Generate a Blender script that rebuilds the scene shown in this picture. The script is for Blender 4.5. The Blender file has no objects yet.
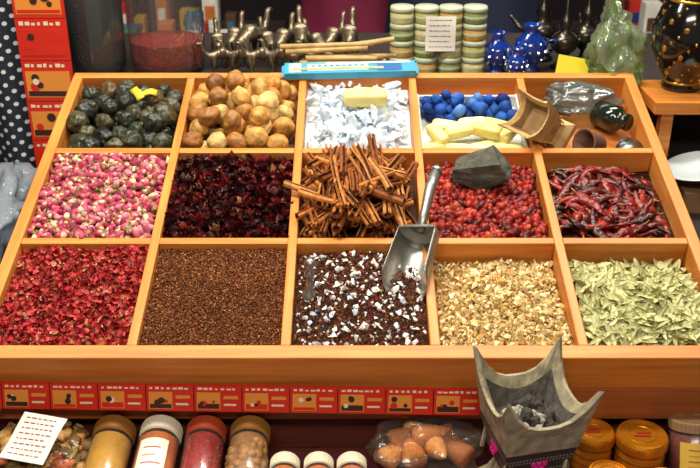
import bpy, bmesh, math, random
import numpy as np
from mathutils import Matrix, Vector, noise
random.seed(7); rng=np.random.default_rng(7)
sc=bpy.context.scene
sc.view_settings.view_transform='Standard'
COL=sc.collection
def lin(c):
    return tuple(((x/255)/12.92 if x/255<=0.04045 else ((x/255+.055)/1.055)**2.4) for x in c[:3])
# ---------------------------------------------------------------- materials
MC={}
def M(name,rgb,rough=.5,metal=0,nz=None,bump=None,spec=.5,emit=0,stretch=(1,1,1),rgb2=None,coat=0):
    if name in MC: return MC[name]
    m=bpy.data.materials.new(name); m.use_nodes=True; nt=m.node_tree; b=nt.nodes['Principled BSDF']
    c=lin(rgb); b.inputs['Base Color'].default_value=(*c,1)
    b.inputs['Roughness'].default_value=rough; b.inputs['Metallic'].default_value=metal
    b.inputs['Specular IOR Level'].default_value=spec; b.inputs['Coat Weight'].default_value=coat
    if nz or bump:
        tc=nt.nodes.new('ShaderNodeTexCoord'); mp=nt.nodes.new('ShaderNodeMapping')
        mp.inputs['Scale'].default_value=stretch; nt.links.new(tc.outputs['Object'],mp.inputs[0])
    if nz:
        n=nt.nodes.new('ShaderNodeTexNoise'); n.inputs['Scale'].default_value=nz[0]; n.inputs['Detail'].default_value=6
        nt.links.new(mp.outputs[0],n.inputs[0])
        r=nt.nodes.new('ShaderNodeValToRGB'); r.color_ramp.elements[0].position=.3; r.color_ramp.elements[1].position=.7
        c2=lin(rgb2) if rgb2 else tuple(x*nz[1] for x in c)
        r.color_ramp.elements[0].color=(*c2,1); r.color_ramp.elements[1].color=(*c,1)
        nt.links.new(n.outputs[0],r.inputs[0]); nt.links.new(r.outputs[0],b.inputs['Base Color'])
    if bump:
        n=nt.nodes.new('ShaderNodeTexNoise'); n.inputs['Scale'].default_value=bump[0]; n.inputs['Detail'].default_value=5
        nt.links.new(mp.outputs[0],n.inputs[0])
        bp=nt.nodes.new('ShaderNodeBump'); bp.inputs['Strength'].default_value=bump[1]; bp.inputs['Distance'].default_value=.003
        nt.links.new(n.outputs[0],bp.inputs['Height']); nt.links.new(bp.outputs[0],b.inputs['Normal'])
    MC[name]=m; return m
def MCOL(name,rough=.6,bump=None,spec=.4,var=(.7,1.15,300),sss=0):
    if name in MC: return MC[name]
    m=bpy.data.materials.new(name); m.use_nodes=True; nt=m.node_tree; b=nt.nodes['Principled BSDF']
    at=nt.nodes.new('ShaderNodeAttribute'); at.attribute_name='Col'
    tc=nt.nodes.new('ShaderNodeTexCoord'); n=nt.nodes.new('ShaderNodeTexNoise'); n.inputs['Scale'].default_value=var[2]
    nt.links.new(tc.outputs['Object'],n.inputs[0])
    mr=nt.nodes.new('ShaderNodeMapRange'); mr.inputs[1].default_value=.3; mr.inputs[2].default_value=.7
    mr.inputs[3].default_value=var[0]; mr.inputs[4].default_value=var[1]; nt.links.new(n.outputs[0],mr.inputs[0])
    vm=nt.nodes.new('ShaderNodeVectorMath'); vm.operation='SCALE'
    nt.links.new(at.outputs['Color'],vm.inputs[0]); nt.links.new(mr.outputs[0],vm.inputs['Scale'])
    nt.links.new(vm.outputs[0],b.inputs['Base Color'])
    b.inputs['Roughness'].default_value=rough; b.inputs['Specular IOR Level'].default_value=spec
    if sss:
        b.inputs['Subsurface Weight'].default_value=sss; b.inputs['Subsurface Scale'].default_value=.004
    if bump:
        n2=nt.nodes.new('ShaderNodeTexNoise'); n2.inputs['Scale'].default_value=bump[0]; n2.inputs['Detail'].default_value=4
        nt.links.new(tc.outputs['Object'],n2.inputs[0])
        bp=nt.nodes.new('ShaderNodeBump'); bp.inputs['Strength'].default_value=bump[1]; bp.inputs['Distance'].default_value=.002
        nt.links.new(n2.outputs[0],bp.inputs['Height']); nt.links.new(bp.outputs[0],b.inputs['Normal'])
    MC[name]=m; return m
def CLEAR(name,tint=(255,255,255),milk=.05,gl=.08,rough=.08,bump=None,edge=.5):
    if name in MC: return MC[name]
    m=bpy.data.materials.new(name); m.use_nodes=True; nt=m.node_tree
    nt.nodes.remove(nt.nodes['Principled BSDF']); out=nt.nodes['Material Output']
    tr=nt.nodes.new('ShaderNodeBsdfTransparent'); tr.inputs[0].default_value=(*lin(tint),1)
    df=nt.nodes.new('ShaderNodeBsdfDiffuse'); df.inputs[0].default_value=(*lin(tint),1)
    g=nt.nodes.new('ShaderNodeBsdfGlossy'); g.inputs['Roughness'].default_value=rough
    m1=nt.nodes.new('ShaderNodeMixShader'); m1.inputs[0].default_value=milk
    nt.links.new(tr.outputs[0],m1.inputs[1]); nt.links.new(df.outputs[0],m1.inputs[2])
    lw=nt.nodes.new('ShaderNodeLayerWeight'); lw.inputs[0].default_value=.25
    mr=nt.nodes.new('ShaderNodeMapRange'); mr.inputs[3].default_value=gl; mr.inputs[4].default_value=edge
    nt.links.new(lw.outputs['Facing'],mr.inputs[0])
    m2=nt.nodes.new('ShaderNodeMixShader'); nt.links.new(mr.outputs[0],m2.inputs[0])
    nt.links.new(m1.outputs[0],m2.inputs[1]); nt.links.new(g.outputs[0],m2.inputs[2]); nt.links.new(m2.outputs[0],out.inputs[0])
    if bump:
        tc=nt.nodes.new('ShaderNodeTexCoord'); n=nt.nodes.new('ShaderNodeTexNoise'); n.inputs['Scale'].default_value=bump[0]
        nt.links.new(tc.outputs['Object'],n.inputs[0]); bp=nt.nodes.new('ShaderNodeBump'); bp.inputs['Strength'].default_value=bump[1]; bp.inputs['Distance'].default_value=.004
        nt.links.new(n.outputs[0],bp.inputs['Height']); nt.links.new(bp.outputs[0],g.inputs['Normal'])
    MC[name]=m; return m
# ---------------------------------------------------------------- mesh builder
class B:
    def __init__(s): s.v=[];s.f=[];s.mi=[];s.c=[];s.sm=[];s.n=0
    def add(s,VF,mi=0,col=(1,1,1),sm=False,X=None):
        V,F=VF[0],VF[1]; V=np.asarray(V,float)
        if X is not None:
            A=np.array(X); V=V@A[:3,:3].T+A[:3,3]
        s.v.append(V); F=[tuple(int(k)+s.n for k in f) for f in F]; s.f+=F
        s.mi+=[mi]*len(F); s.sm+=[sm]*len(F); s.n+=len(V)
        c=np.asarray(col,float)
        s.c.append(np.tile(c,(len(V),1)) if c.ndim==1 else c); return s
    def inst(s,proto,pos,R,S,C,C2=None,mi=0,sm=True):
        V,F=np.asarray(proto[0],float),np.asarray(proto[1]); n=len(pos)
        if n==0: return
        W=proto[2] if len(proto)>2 else np.zeros(len(V))
        P=np.einsum('nij,nvj->nvi',R,V[None]*S[:,None,:])+pos[:,None,:]
        C2=C if C2 is None else C2
        cc=C[:,None,:]*(1-W)[None,:,None]+C2[:,None,:]*W[None,:,None]
        s.v.append(P.reshape(-1,3)); s.c.append(cc.reshape(-1,3))
        off=s.n+np.arange(n)*len(V); FF=(F[None]+off[:,None,None]).reshape(-1,F.shape[1]).tolist()
        s.f+=FF; s.mi+=[mi]*len(FF); s.sm+=[sm]*len(FF); s.n+=n*len(V)
    def build(s,name,mats,X=None,bevel=0,parent=None,solid=0,sub=0):
        me=bpy.data.meshes.new(name); V=np.concatenate(s.v); me.from_pydata(V.tolist(),[],s.f)
        me.polygons.foreach_set('material_index',s.mi); me.polygons.foreach_set('use_smooth',s.sm)
        ca=me.color_attributes.new('Col','FLOAT_COLOR','POINT')
        C=np.concatenate(s.c); C=np.hstack([C,np.ones((len(C),1))]); ca.data.foreach_set('color',C.ravel())
        for m in (mats if isinstance(mats,(list,tuple)) else [mats]): me.materials.append(m)
        me.update(); o=bpy.data.objects.new(name,me); COL.objects.link(o)
        if parent: o.parent=parent
        if X is not None: o.matrix_world=X
        if solid:
            k=o.modifiers.new('t','SOLIDIFY'); k.thickness=solid
        if sub:
            k=o.modifiers.new('s','SUBSURF'); k.levels=sub; k.render_levels=sub
        if bevel:
            k=o.modifiers.new('b','BEVEL'); k.width=bevel; k.segments=2; k.limit_method='ANGLE'
        return o
def T(x,y,z): return Matrix.Translation((x,y,z))
def R(a,ax): return Matrix.Rotation(math.radians(a),4,ax)
def Sc(x,y,z): return Matrix.Diagonal((x,y,z,1))
def box(x0,x1,y0,y1,z0,z1):
    V=[(x,y,z) for x in (x0,x1) for y in (y0,y1) for z in (z0,z1)]
    return V,[(0,1,3,2),(4,6,7,5),(0,4,5,1),(2,3,7,6),(0,2,6,4),(1,5,7,3)]
def bx(cx,cy,cz,sx,sy,sz): return box(cx-sx/2,cx+sx/2,cy-sy/2,cy+sy/2,cz-sz/2,cz+sz/2)
def quad(a,b,c,d): return [a,b,c,d],[(0,1,2,3)]
def lathe(prof,seg=28):
    V=[];F=[]
    for r,z in prof:
        for i in range(seg):
            a=2*math.pi*i/seg; V.append((r*math.cos(a),r*math.sin(a),z))
    for j in range(len(prof)-1):
        for i in range(seg):
            k=(i+1)%seg; F.append((j*seg+i,j*seg+k,(j+1)*seg+k,(j+1)*seg+i))
    return V,F
def tube(path,rad,seg=8):
    path=[Vector(p) for p in path]; V=[];F=[];n=len(path)
    for j,p in enumerate(path):
        d=(path[min(j+1,n-1)]-path[max(j-1,0)]).normalized()
        up=Vector((0,0,1)) if abs(d.z)<.9 else Vector((1,0,0))
        a=d.cross(up).normalized(); b=a.cross(d)
        r=rad[j] if isinstance(rad,(list,tuple)) else rad
        for i in range(seg):
            t=2*math.pi*i/seg; V.append(tuple(p+a*(r*math.cos(t))+b*(r*math.sin(t))))
    for j in range(n-1):
        for i in range(seg):
            k=(i+1)%seg; F.append((j*seg+i,j*seg+k,(j+1)*seg+k,(j+1)*seg+i))
    F.append(tuple(range(seg))[::-1]); F.append(tuple((n-1)*seg+i for i in range(seg)))
    return V,F
def ico(sub,r=1):
    bm=bmesh.new(); bmesh.ops.create_icosphere(bm,subdivisions=sub,radius=r)
    V=np.array([v.co[:] for v in bm.verts]); F=[[v.index for v in f.verts] for f in bm.faces]; bm.free(); return V,F
def lump(sub,amp,fr,seed):
    V,F=ico(sub); 
    V=np.array([v*(1+amp*noise.noise(Vector(v)*fr+Vector((seed*7.3,seed*3.1,seed)))*2) for v in V]); return V,F
def wrinkled(seed,amp=.1,w=.07):
    V,F=ico(4); out=[]
    for v in V:
        q=Vector(v)+Vector((seed*5.1,seed,2)); d=1+amp*2*noise.noise(q*1.6)-w*(1-min(1,abs(noise.noise(q*3.2))*5))
        out.append(v*d)
    return np.array(out),F
def crystal(seed,sub=1):
    r=random.Random(seed); V,F=ico(sub); V=V.copy()
    for i in range(len(V)): V[i]*=r.uniform(.65,1.15)
    return V,F
def shard(seed,n=9,flat=.6):
    r=random.Random(seed); bm=bmesh.new()
    for _ in range(n):
        v=Vector((r.gauss(0,1),r.gauss(0,1),r.gauss(0,1))).normalized()*r.uniform(.7,1.1); bm.verts.new((v.x,v.y*1.1,v.z*flat))
    bmesh.ops.convex_hull(bm,input=bm.verts[:]); 
    bmesh.ops.delete(bm,geom=[v for v in bm.verts if not v.link_faces],context='VERTS'); bmesh.ops.triangulate(bm,faces=bm.faces[:]); bm.verts.index_update()
    V=np.array([v.co[:] for v in bm.verts]); F=[[v.index for v in f.verts] for f in bm.faces]; bm.free(); return V,F
def petal(seed,nx=3,ny=3,curl=.5,shape=.6):
    r=random.Random(seed); V=[];F=[];W=[]
    cu=r.uniform(.2,1)*curl; cv=r.uniform(-1,1)*curl
    for j in range(ny+1):
        t=j/ny; w=math.sin(math.pi*(.12+.8*t))**shape
        for i in range(nx+1):
            s=(i/nx*2-1)
            V.append((s*w*.5,(t-.5),cu*s*s*.5+cv*(t-.5)**2*1.5+r.uniform(-.06,.06))); W.append(1-t)
    for j in range(ny):
        for i in range(nx):
            a=j*(nx+1)+i; F.append((a,a+1,a+nx+2,a+nx+1))
    return np.array(V),F,np.array(W)**3
def leaf(seed):
    r=random.Random(seed); V=[];F=[]; c=r.uniform(-.5,.5); fo=r.uniform(.05,.35)
    for j in range(6):
        t=j/5; w=.15*math.sin(math.pi*(.04+.92*t))**.8
        for i in (-1,0,1):
            V.append((i*w+c*.25*math.sin(math.pi*t),t-.5,abs(i)*fo*w*2+c*.4*(t-.5)**2*2))
    for j in range(5):
        for i in range(2):
            a=j*3+i; F.append((a,a+1,a+4,a+3))
    W=np.zeros(18); W[1::3]=1
    return np.array(V),F,W
def ringproto(path,rad,seg,W):
    V,F=tube(path,rad,seg); F=F[:-2]; w=np.repeat(np.array(W,float),seg); return np.array(V),F,w
def bud(seed):
    r=random.Random(seed); b=r.uniform(-.15,.15)
    p=[(0,b*0,-.75),(0,b*.3,-.5),(0,b*.5,-.42),(0,b*.7,-.1),(0,b*.8,.3),(0,b,.6),(0,b*1.1,.72)]
    V,F,W=ringproto(p,[.07,.09,.26,.4,.38,.24,.06],7,[1,1,.9,.12,0,0,.4])
    for i in range(len(V)):
        V[i,:2]*=1+.2*((i%7)%2)+r.uniform(-.08,.08)
    return V,F,W
def chili(seed):
    r=random.Random(seed); b=r.uniform(-.3,.3); q=r.uniform(-.1,.1); p=[];rd=[];W=[]
    for j in range(16):
        t=j/15; p.append((b*math.sin(math.pi*t)+r.uniform(-.014,.014),t-.5,q*math.sin(2*math.pi*t)*.6))
        rd.append([.012,.012,.03,.075,.1,.1,.105,.09,.1,.085,.08,.07,.055,.045,.025,.006][j]*r.uniform(.82,1.15)); W.append(1 if j<2 else 0)
    V,F,W=ringproto(p,rd,8,W)
    for i in range(len(V)):
        if W[i]==0: 
            k=r.uniform(.6,1.25); V[i,2]*=k
    V[:,2]=V[:,2]*.5; return V,F,W
def quill(seed):
    r=random.Random(seed); cs=[]; n=9; g=r.uniform(.15,.7)
    for i in range(n): 
        a=g+(2*math.pi-2*g)*i/(n-1); cs.append((math.sin(a),math.cos(a)))
    inn=[(x*.62,z*.62) for x,z in cs][::-1]; ring=cs+inn; m=len(ring); V=[];F=[];b=r.uniform(-.5,.5)
    for j in range(5):
        t=j/4; kk=r.uniform(.88,1.1)
        for x,z in ring: V.append((x*kk+b*math.sin(math.pi*t),(t-.5)*2,z*kk))
    for j in range(4):
        for i in range(m):
            k=(i+1)%m; F.append((j*m+i,j*m+k,(j+1)*m+k,(j+1)*m+i))
    for e in (0,4):
        for i in range(n-1): F.append((e*m+i,e*m+i+1,e*m+m-2-i,e*m+m-1-i))
    W=np.array([0]*n+[1]*n); W=np.tile(W,5)
    return np.array(V,float),F,W.astype(float)
def rots(n,tilt,yaw=(0,360),full=False):
    y=np.radians(rng.uniform(yaw[0],yaw[1],n)); t=np.radians(rng.normal(0,tilt,n)) if not full else rng.uniform(0,2*np.pi,n)
    s=np.radians(rng.normal(0,tilt,n)) if not full else rng.uniform(0,2*np.pi,n)
    def m(c,si,ax):
        A=np.zeros((n,3,3)); A[:,ax,ax]=1; i,j=[(1,2),(2,0),(0,1)][ax]
        A[:,i,i]=c;A[:,j,j]=c;A[:,i,j]=-si;A[:,j,i]=si; return A
    return m(np.cos(y),np.sin(y),2)@m(np.cos(t),np.sin(t),0)@m(np.cos(s),np.sin(s),1)
def pick(pal,n,jit=.2):
    cols=np.array([lin(c[:3]) for c in pal]); w=np.array([c[3] if len(c)>3 else 1 for c in pal],float); w/=w.sum()
    return cols[rng.choice(len(cols),n,p=w)]*rng.uniform(1-jit,1+jit,(n,1))
def hfun(cell,fr,bk,mound,na=.003,seed=0):
    u0,u1,v0,v1=cell
    def H(u,v):
        s=(u-u0)/(u1-u0); t=(v-v0)/(v1-v0)
        k=max(0,1-(2*s-1)**2)*max(0,1-(2*t-1)**2)
        return fr+(bk-fr)*t+mound*k+na*2*noise.noise(Vector((u*22,v*22,seed*5.7)))
    return H
def grid(n,cell,m):
    u0,u1,v0,v1=cell; u0+=m;u1-=m;v0+=m;v1-=m
    nu=max(1,round(math.sqrt(n*(u1-u0)/(v1-v0)))); nv=max(1,round(n/nu))
    P=[(u0+(u1-u0)*min(1,max(0,(i+.5+random.uniform(-.6,.6))/nu)),v0+(v1-v0)*min(1,max(0,(j+.5+random.uniform(-.6,.6))/nv))) for i in range(nu) for j in range(nv)]
    random.shuffle(P); return P
def dart(cell,m,d,tries=4000):
    u0,u1,v0,v1=cell; P=[]
    for _ in range(tries):
        p=(random.uniform(u0+m,u1-m),random.uniform(v0+m,v1-m))
        if all((p[0]-q[0])**2+(p[1]-q[1])**2>d*d for q in P): P.append(p)
    return P
def basegrid(b,cell,H,drop,col,n=24):
    u0,u1,v0,v1=cell; u0+=.0006;u1-=.0006;v0+=.0006;v1-=.0006; V=[];F=[]
    for j in range(n+1):
        for i in range(n+1):
            u=u0+(u1-u0)*i/n; v=v0+(v1-v0)*j/n; V.append((u,v,max(-.049,H(u,v)-drop)))
    for j in range(n):
        for i in range(n):
            a=j*(n+1)+i; F.append((a,a+1,a+n+2,a+n+1))
    b.add((V,F),0,lin(col),True)
def layer(b,cell,H,protos,n,size,pal,pal2=None,asp=(1,1,1),tilt=25,full=False,yaw=(0,360),m=.004,up=(0,.003),pts=None,jit=.2,sm=True,mi=0):
    P=pts if pts is not None else grid(n,cell,m); k=len(protos)
    for q in range(k):
        Q=P[q::k]; nn=len(Q)
        if not nn: continue
        pos=np.array([(u,v,H(u,v)) for u,v in Q]); pos[:,2]+=rng.uniform(up[0],up[1],nn)
        S=rng.uniform(size[0],size[1],nn)[:,None]*np.array(asp)[None]*rng.uniform(.85,1.15,(nn,3))
        b.inst(protos[q],pos,rots(nn,tilt,yaw,full),S,pick(pal,nn,jit),pick(pal2,nn,jit) if pal2 else None,mi,sm)
# ---------------------------------------------------------------- tray frame
TM=T(0,0,.8)@R(17,'X')
US=[(-.439,-.267),(-.255,-.083),(-.071,.096),(.108,.273),(.285,.451)]
VS=[(.008,.1865),(.1985,.385),(.397,.585)]
def cell(c,r): return (*US[c],*VS[r])
def wood(name,rgb,rgb2,st,rough=.4):
    return M(name,rgb,rough,nz=(9,.7),rgb2=rgb2,stretch=st,bump=(30,.08),spec=.4)
wu=wood('honey_wood_long',(222,144,66),(190,106,38),(.6,9,9)); wv=wood('honey_wood_cross',(222,146,70),(194,110,42),(9,.6,9))
wi=wood('tray_inner_wood',(202,126,58),(172,94,36),(2,2,2))
b=B()
b.add(bx(.006,.295,-.0535,.91,.61,.007),2)
b.add(box(-.455,.467,-.0125,.008,-.062,0),0); b.add(box(-.455,.467,.585,.6,-.062,.0),0)
b.add(box(-.455,-.439,.008,.585,-.062,.0005),1); b.add(box(.451,.467,.008,.585,-.062,.0005),1)
for i in range(4): b.add(box(US[i][1],US[i+1][0],.008,.585,-.05,-.0006),1)
for j in range(2):
    for i in range(5): b.add(box(US[i][0],US[i][1],VS[j][1],VS[j+1][0],-.05,-.0012),0)
b.build('spice_display_tray',[wu,wv,wi],TM,bevel=.0014)
# ---------------------------------------------------------------- piles
mDry=MCOL('dried_plant',.65,(600,.3),.25); mShine=MCOL('wrinkled_dried_berry',.38,(250,.7),.4)
mChi=MCOL('dried_chilli_skin',.3,(130,1.0),.5,(.5,1.2,110))
mLime=MCOL('dried_lime_skin',.5,(180,.6),.35,(.5,1.2,90)); mCr=MCOL('mineral_crystal',.25,(200,.3),.5,(.92,1.05,200),.25)
mGrain=MCOL('ground_spice',.75,(500,.5),.2); mStick=MCOL('cinnamon_bark',.6,(400,.4),.3,(.6,1.2,160)); mLeaf=MCOL('dried_leaf',.55,None,.3)
# dark limes
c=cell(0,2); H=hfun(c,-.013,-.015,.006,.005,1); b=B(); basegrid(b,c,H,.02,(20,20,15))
L=[wrinkled(i,.1,.1) for i in range(5)]; L2=[wrinkled(i+9,.06,.05) for i in range(5)]
DG=[(56,58,42,3),(44,46,36,3),(76,70,46,2),(34,34,28,3),(104,80,50,1)]
layer(b,c,H,L,0,(.0135,.0175),DG,full=True,pts=dart(c,.015,.0245),up=(-.006,.006),asp=(1,1.1,.92))
layer(b,c,lambda u,v:H(u,v)-.015,L,0,(.012,.015),DG,full=True,pts=dart(c,.014,.024),up=(-.004,.002))
b.build('black_dried_lime_pile',MCOL('dark_lime_skin',.36,(160,.7),.45,(.45,1.3,90)),TM)
# tan limes
c=cell(1,2); H=hfun(c,-.010,-.006,.014,.003,2); b=B(); basegrid(b,c,H,.02,(90,60,30))
TG=[(208,158,84,4),(198,142,68,3),(226,188,118,2),(172,116,56,2),(140,90,42,1)]
layer(b,c,lambda u,v:H(u,v)-.016,L2,0,(.014,.0165),TG,full=True,pts=dart(c,.015,.027),up=(-.003,.002))
layer(b,c,H,L2,0,(.0145,.017),TG,full=True,pts=dart(c,.015,.0275),up=(-.002,.006))
layer(b,c,lambda u,v:H(u,v)+.02,L2,0,(.0145,.0165),TG,full=True,pts=dart(c,.038,.033),up=(-.003,.002))
b.build('tan_dried_lime_pile',mLime,TM)
# alum
c=cell(2,2); H=hfun(c,-.02,-.014,.008,.005,3); b=B(); basegrid(b,c,H,.008,(205,215,222))
CR=[crystal(i) for i in range(6)]; SH=[shard(i) for i in range(8)]
layer(b,c,H,SH,80,(.010,.02),[(220,230,240,3),(196,210,226,2),(236,236,234,2)],full=True,m=.013,up=(-.006,.006),sm=False,jit=.1)
layer(b,c,H,SH,160,(.004,.009),[(222,230,240)],full=True,m=.008,up=(0,.01),sm=False,jit=.1)
b.build('alum_crystal_pile',mCr,TM)
def soap(b,x,y,z,l,w,h,rz=0,rx=0,col=(240,228,160)):
    X=T(x,y,z)@R(rz,'Z')@R(rx,'X')
    S=ico(3); V=np.array(S[0]); V=np.sign(V)*np.abs(V)**.42; V=V*np.array([l/2,w/2,h/2])
    b.add((V,S[1]),0,lin(col),True,X)
ms=MCOL('soap_wax',.4,(80,.15),.4,(.95,1.03,60),.1)
b=B(); soap(b,.024,.51,.012,.07,.028,.024,2,0,(232,216,136)); b.build('pale_yellow_soap_bar',ms,TM)
# blue & yellow cell
c=cell(3,2); b=B(); u0,u1,v0,v1=c
WHT=lin((225,225,218))
b.add(box(u0+.004,u1-.004,v0+.008,v1-.03,-.049,-.036),0,WHT)
for e in (box(u0+.004,u1-.004,v0+.004,v0+.008,-.049,-.012),box(u0+.004,u1-.004,v1-.03,v1-.026,-.049,-.016),box(u0+.001,u0+.004,v0+.004,v1-.026,-.049,-.014),box(u1-.004,u1-.001,v0+.004,v1-.026,-.049,-.014)): b.add(e,0,WHT)
b.build('white_plastic_tub',M('white_plastic',(226,226,218),.35),TM,bevel=.001)
b=B(); c2=(u0+.008,u1-.012,v1-.088,v1-.036)
LB=[lump(2,.2,1.8,i+20) for i in range(6)]
BL=[(30,66,140,3),(44,90,172,3),(22,44,100,1.5),(80,120,186,.6)]
layer(b,c2,lambda u,v:-.022,LB,0,(.009,.013),BL,full=True,pts=dart(c2,.003,.0155),up=(-.004,.004))
layer(b,c2,lambda u,v:-.008,LB,0,(.008,.0125),BL,full=True,pts=dart(c2,.006,.0175),up=(-.003,.004))
b.build('indigo_dye_stone_pile',MCOL('indigo_stone',.75,(120,.6),.2,(.6,1.3,80)),TM)
b=B()
for i,(x,y,z,r) in enumerate([(.13,.424,-.024,12),(.165,.422,-.024,-14),(.203,.424,-.024,18),(.243,.424,-.024,-10),(.135,.444,-.012,-60),(.168,.443,-.004,20),(.208,.444,-.004,-22),(.245,.446,-.01,55),(.15,.464,-.012,-15),(.19,.466,-.008,8),(.228,.466,-.012,-24)]):
    soap(b,x,y,z,.046,.0185,.019,r,random.uniform(-20,20),random.choice([(236,224,140),(226,212,120),(240,232,164)]))
b.build('pale_yellow_soap_pile',ms,TM)
# rosebuds
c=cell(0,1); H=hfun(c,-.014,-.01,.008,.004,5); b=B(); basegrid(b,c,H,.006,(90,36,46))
BU=[bud(i) for i in range(6)]
layer(b,c,H,BU,1000,(.008,.0115),[(176,44,86,3),(200,80,116,3),(142,30,64,3),(216,130,150,1.3),(226,206,172,.8)],[(200,184,124,2),(134,136,72,2),(226,206,158,2)],full=True,up=(-.003,.008),jit=.2)
b.build('dried_rosebud_pile',mDry,TM)
# hibiscus
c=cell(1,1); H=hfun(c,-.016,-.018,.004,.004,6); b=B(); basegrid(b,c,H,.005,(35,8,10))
PT=[petal(i,3,3,1.3,.5) for i in range(6)]
layer(b,c,H,PT,1500,(.009,.016),[(86,18,20,3),(56,12,14,3),(128,32,28,2),(34,12,12,2.5),(160,100,72,.4)],tilt=55,up=(-.002,.008),jit=.3)
b.build('dried_hibiscus_pile',MCOL('hibiscus_calyx',.45,(400,.4),.35),TM)
# cinnamon
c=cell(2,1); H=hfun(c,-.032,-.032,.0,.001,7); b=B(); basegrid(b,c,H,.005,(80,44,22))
Q=[quill(i) for i in range(6)]; CP=[(196,124,60,3),(170,98,44,3),(210,142,78,2),(140,76,34,2)]; CP2=[(90,46,20)]
cu,cv=.0125,.292
for lay in range(9):
    n=[26,26,26,26,26,24,22,16,9][lay]; sp=[.068,.068,.068,.068,.07,.064,.055,.044,.03][lay]; sv=[.06,.06,.06,.06,.062,.056,.05,.04,.025][lay]; z=-.03+.0088*lay
    for k in range(n):
        u=cu+random.uniform(-sp,sp); v=cv+random.uniform(-1,1)*sv-(.006 if lay>4 else 0)
        yaw=random.gauss(0,38)+(u-cu)*-260*random.random(); ln=random.uniform(.03,.044)
        if lay<4:
            ln*=.85
            for _ in range(40):
                dx=abs(math.sin(math.radians(yaw)))*ln
                if u-dx>-.069 and u+dx<.094: break
                yaw*=.8; u=cu+(u-cu)*.94
            v=min(max(v,.2+ln),.384-ln)
        r=random.uniform(.0046,.0066)
        b.inst(Q[k%6],np.array([[u,v,z+random.uniform(0,.006)]]),rots(1,5 if lay<5 else 8,(yaw,yaw+.1)),np.array([[r,ln,r]]),pick(CP,1),pick(CP2,1),0,False)
b.build('cinnamon_stick_pile',mStick,TM)
# red berries
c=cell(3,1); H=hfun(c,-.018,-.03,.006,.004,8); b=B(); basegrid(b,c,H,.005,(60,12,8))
LR=[lump(2,.26,2.6,i+40) for i in range(5)]
layer(b,c,H,LR,640,(.0045,.0072),[(146,26,16,3),(116,18,12,3),(172,46,26,2),(80,12,10,2),(184,84,50,.4)],full=True,m=.006,up=(-.002,.007),asp=(1,1.3,.8))
b.build('dried_red_berry_pile',mShine,TM)
# rock
rr=random.Random(4); bm=bmesh.new()
for _ in range(22):
    v=Vector((rr.gauss(0,1),rr.gauss(0,1),rr.gauss(0,1))).normalized(); bm.verts.new((v.x*.05,v.y*.037,min(v.z*.034,.02+.2*v.x*.05)))
bmesh.ops.convex_hull(bm,input=bm.verts[:]); bmesh.ops.delete(bm,geom=[v for v in bm.verts if not v.link_faces],context='VERTS')
bmesh.ops.triangulate(bm,faces=bm.faces[:]); bmesh.ops.subdivide_edges(bm,edges=bm.edges[:],cuts=5,use_grid_fill=True)
bmesh.ops.triangulate(bm,faces=bm.faces[:]); bm.verts.index_update()
V=[tuple(v.co+v.co.normalized()*(.004*noise.noise(v.co*60)+.0016*noise.noise(v.co*200))) for v in bm.verts]; F=[[v.index for v in f.verts] for f in bm.faces]; bm.free()
b=B(); b.add((V,F),0,(1,1,1),False); b.build('grey_rock',M('grey_stone',(92,90,78),.85,nz=(60,.4),bump=(120,.9)),TM@T(.186,.335,.01)@R(-8,'Z')@R(10,'X'))
# chillies
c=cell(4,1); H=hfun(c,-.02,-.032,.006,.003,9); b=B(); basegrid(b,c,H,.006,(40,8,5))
CH=[chili(i) for i in range(10)]
CC=[(126,22,14,3),(92,14,10,3),(150,40,20,2),(60,10,8,2)]
layer(b,c,H,CH,90,(.055,.08),CC,[(170,120,66)],tilt=8,m=.03,up=(-.004,.008),asp=(1.05,1,1.4))
layer(b,c,H,CH,80,(.045,.07),CC,[(170,120,66)],tilt=12,m=.026,up=(.0,.014),asp=(1.1,1,1.5))
b.build('dried_chilli_pile',mChi,TM)
# rose petals
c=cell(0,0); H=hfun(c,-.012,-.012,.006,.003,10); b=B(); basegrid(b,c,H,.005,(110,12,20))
P2=[petal(i+30,2,3,.9,.5) for i in range(6)]
layer(b,c,H,P2,3400,(.005,.0105),[(184,20,36,4),(154,14,28,3.5),(206,60,76,1.6),(118,12,22,2.4),(232,170,156,.5),(176,140,80,.6)],[(206,100,80)],tilt=42,up=(-.002,.007),jit=.22,asp=(.8,1,1))
b.build('dried_rose_petal_pile',mDry,TM)
# brown spice
c=cell(1,0); H=hfun(c,-.012,-.012,.006,.002,11); b=B(); basegrid(b,c,H,.002,(96,54,28),60)
G=[crystal(i+60,1) for i in range(3)]
layer(b,c,H,G,8500,(.0008,.0016),[(128,72,38,4),(100,54,28,3),(156,98,54,2),(74,38,22,1.3),(186,130,80,.5)],full=True,m=.001,up=(-.001,.0016),sm=False,jit=.2,asp=(1,1.5,.8))
b.build('ground_brown_spice_pile',mGrain,TM)
# mixed incense
c=cell(2,0); H=hfun(c,-.014,-.016,.004,.003,12); b=B(); basegrid(b,c,H,.002,(66,40,28),40)
SF=[shard(i+50,8,.5) for i in range(8)]; SG=[shard(i+80,6,.5) for i in range(4)]
layer(b,c,H,SG,5200,(.0013,.0027),[(106,60,38,4),(76,42,28,3),(136,82,50,2),(136,50,36,.8),(176,126,90,.6)],full=True,m=.002,up=(-.001,.003),sm=False,asp=(1,1.5,.8))
layer(b,c,H,SF,120,(.0038,.0075),[(236,236,238,4),(206,212,226,2),(238,226,214,2)],tilt=30,m=.007,up=(.001,.004),sm=False,jit=.06)
layer(b,c,H,SF,170,(.0018,.0035),[(234,234,238,4),(216,200,182,2)],tilt=30,m=.005,up=(.002,.004),sm=False,jit=.08)
layer(b,c,H,SG,70,(.0025,.004),[(156,44,30,3),(180,90,60,1)],full=True,m=.006,up=(.001,.004),sm=False)
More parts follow.
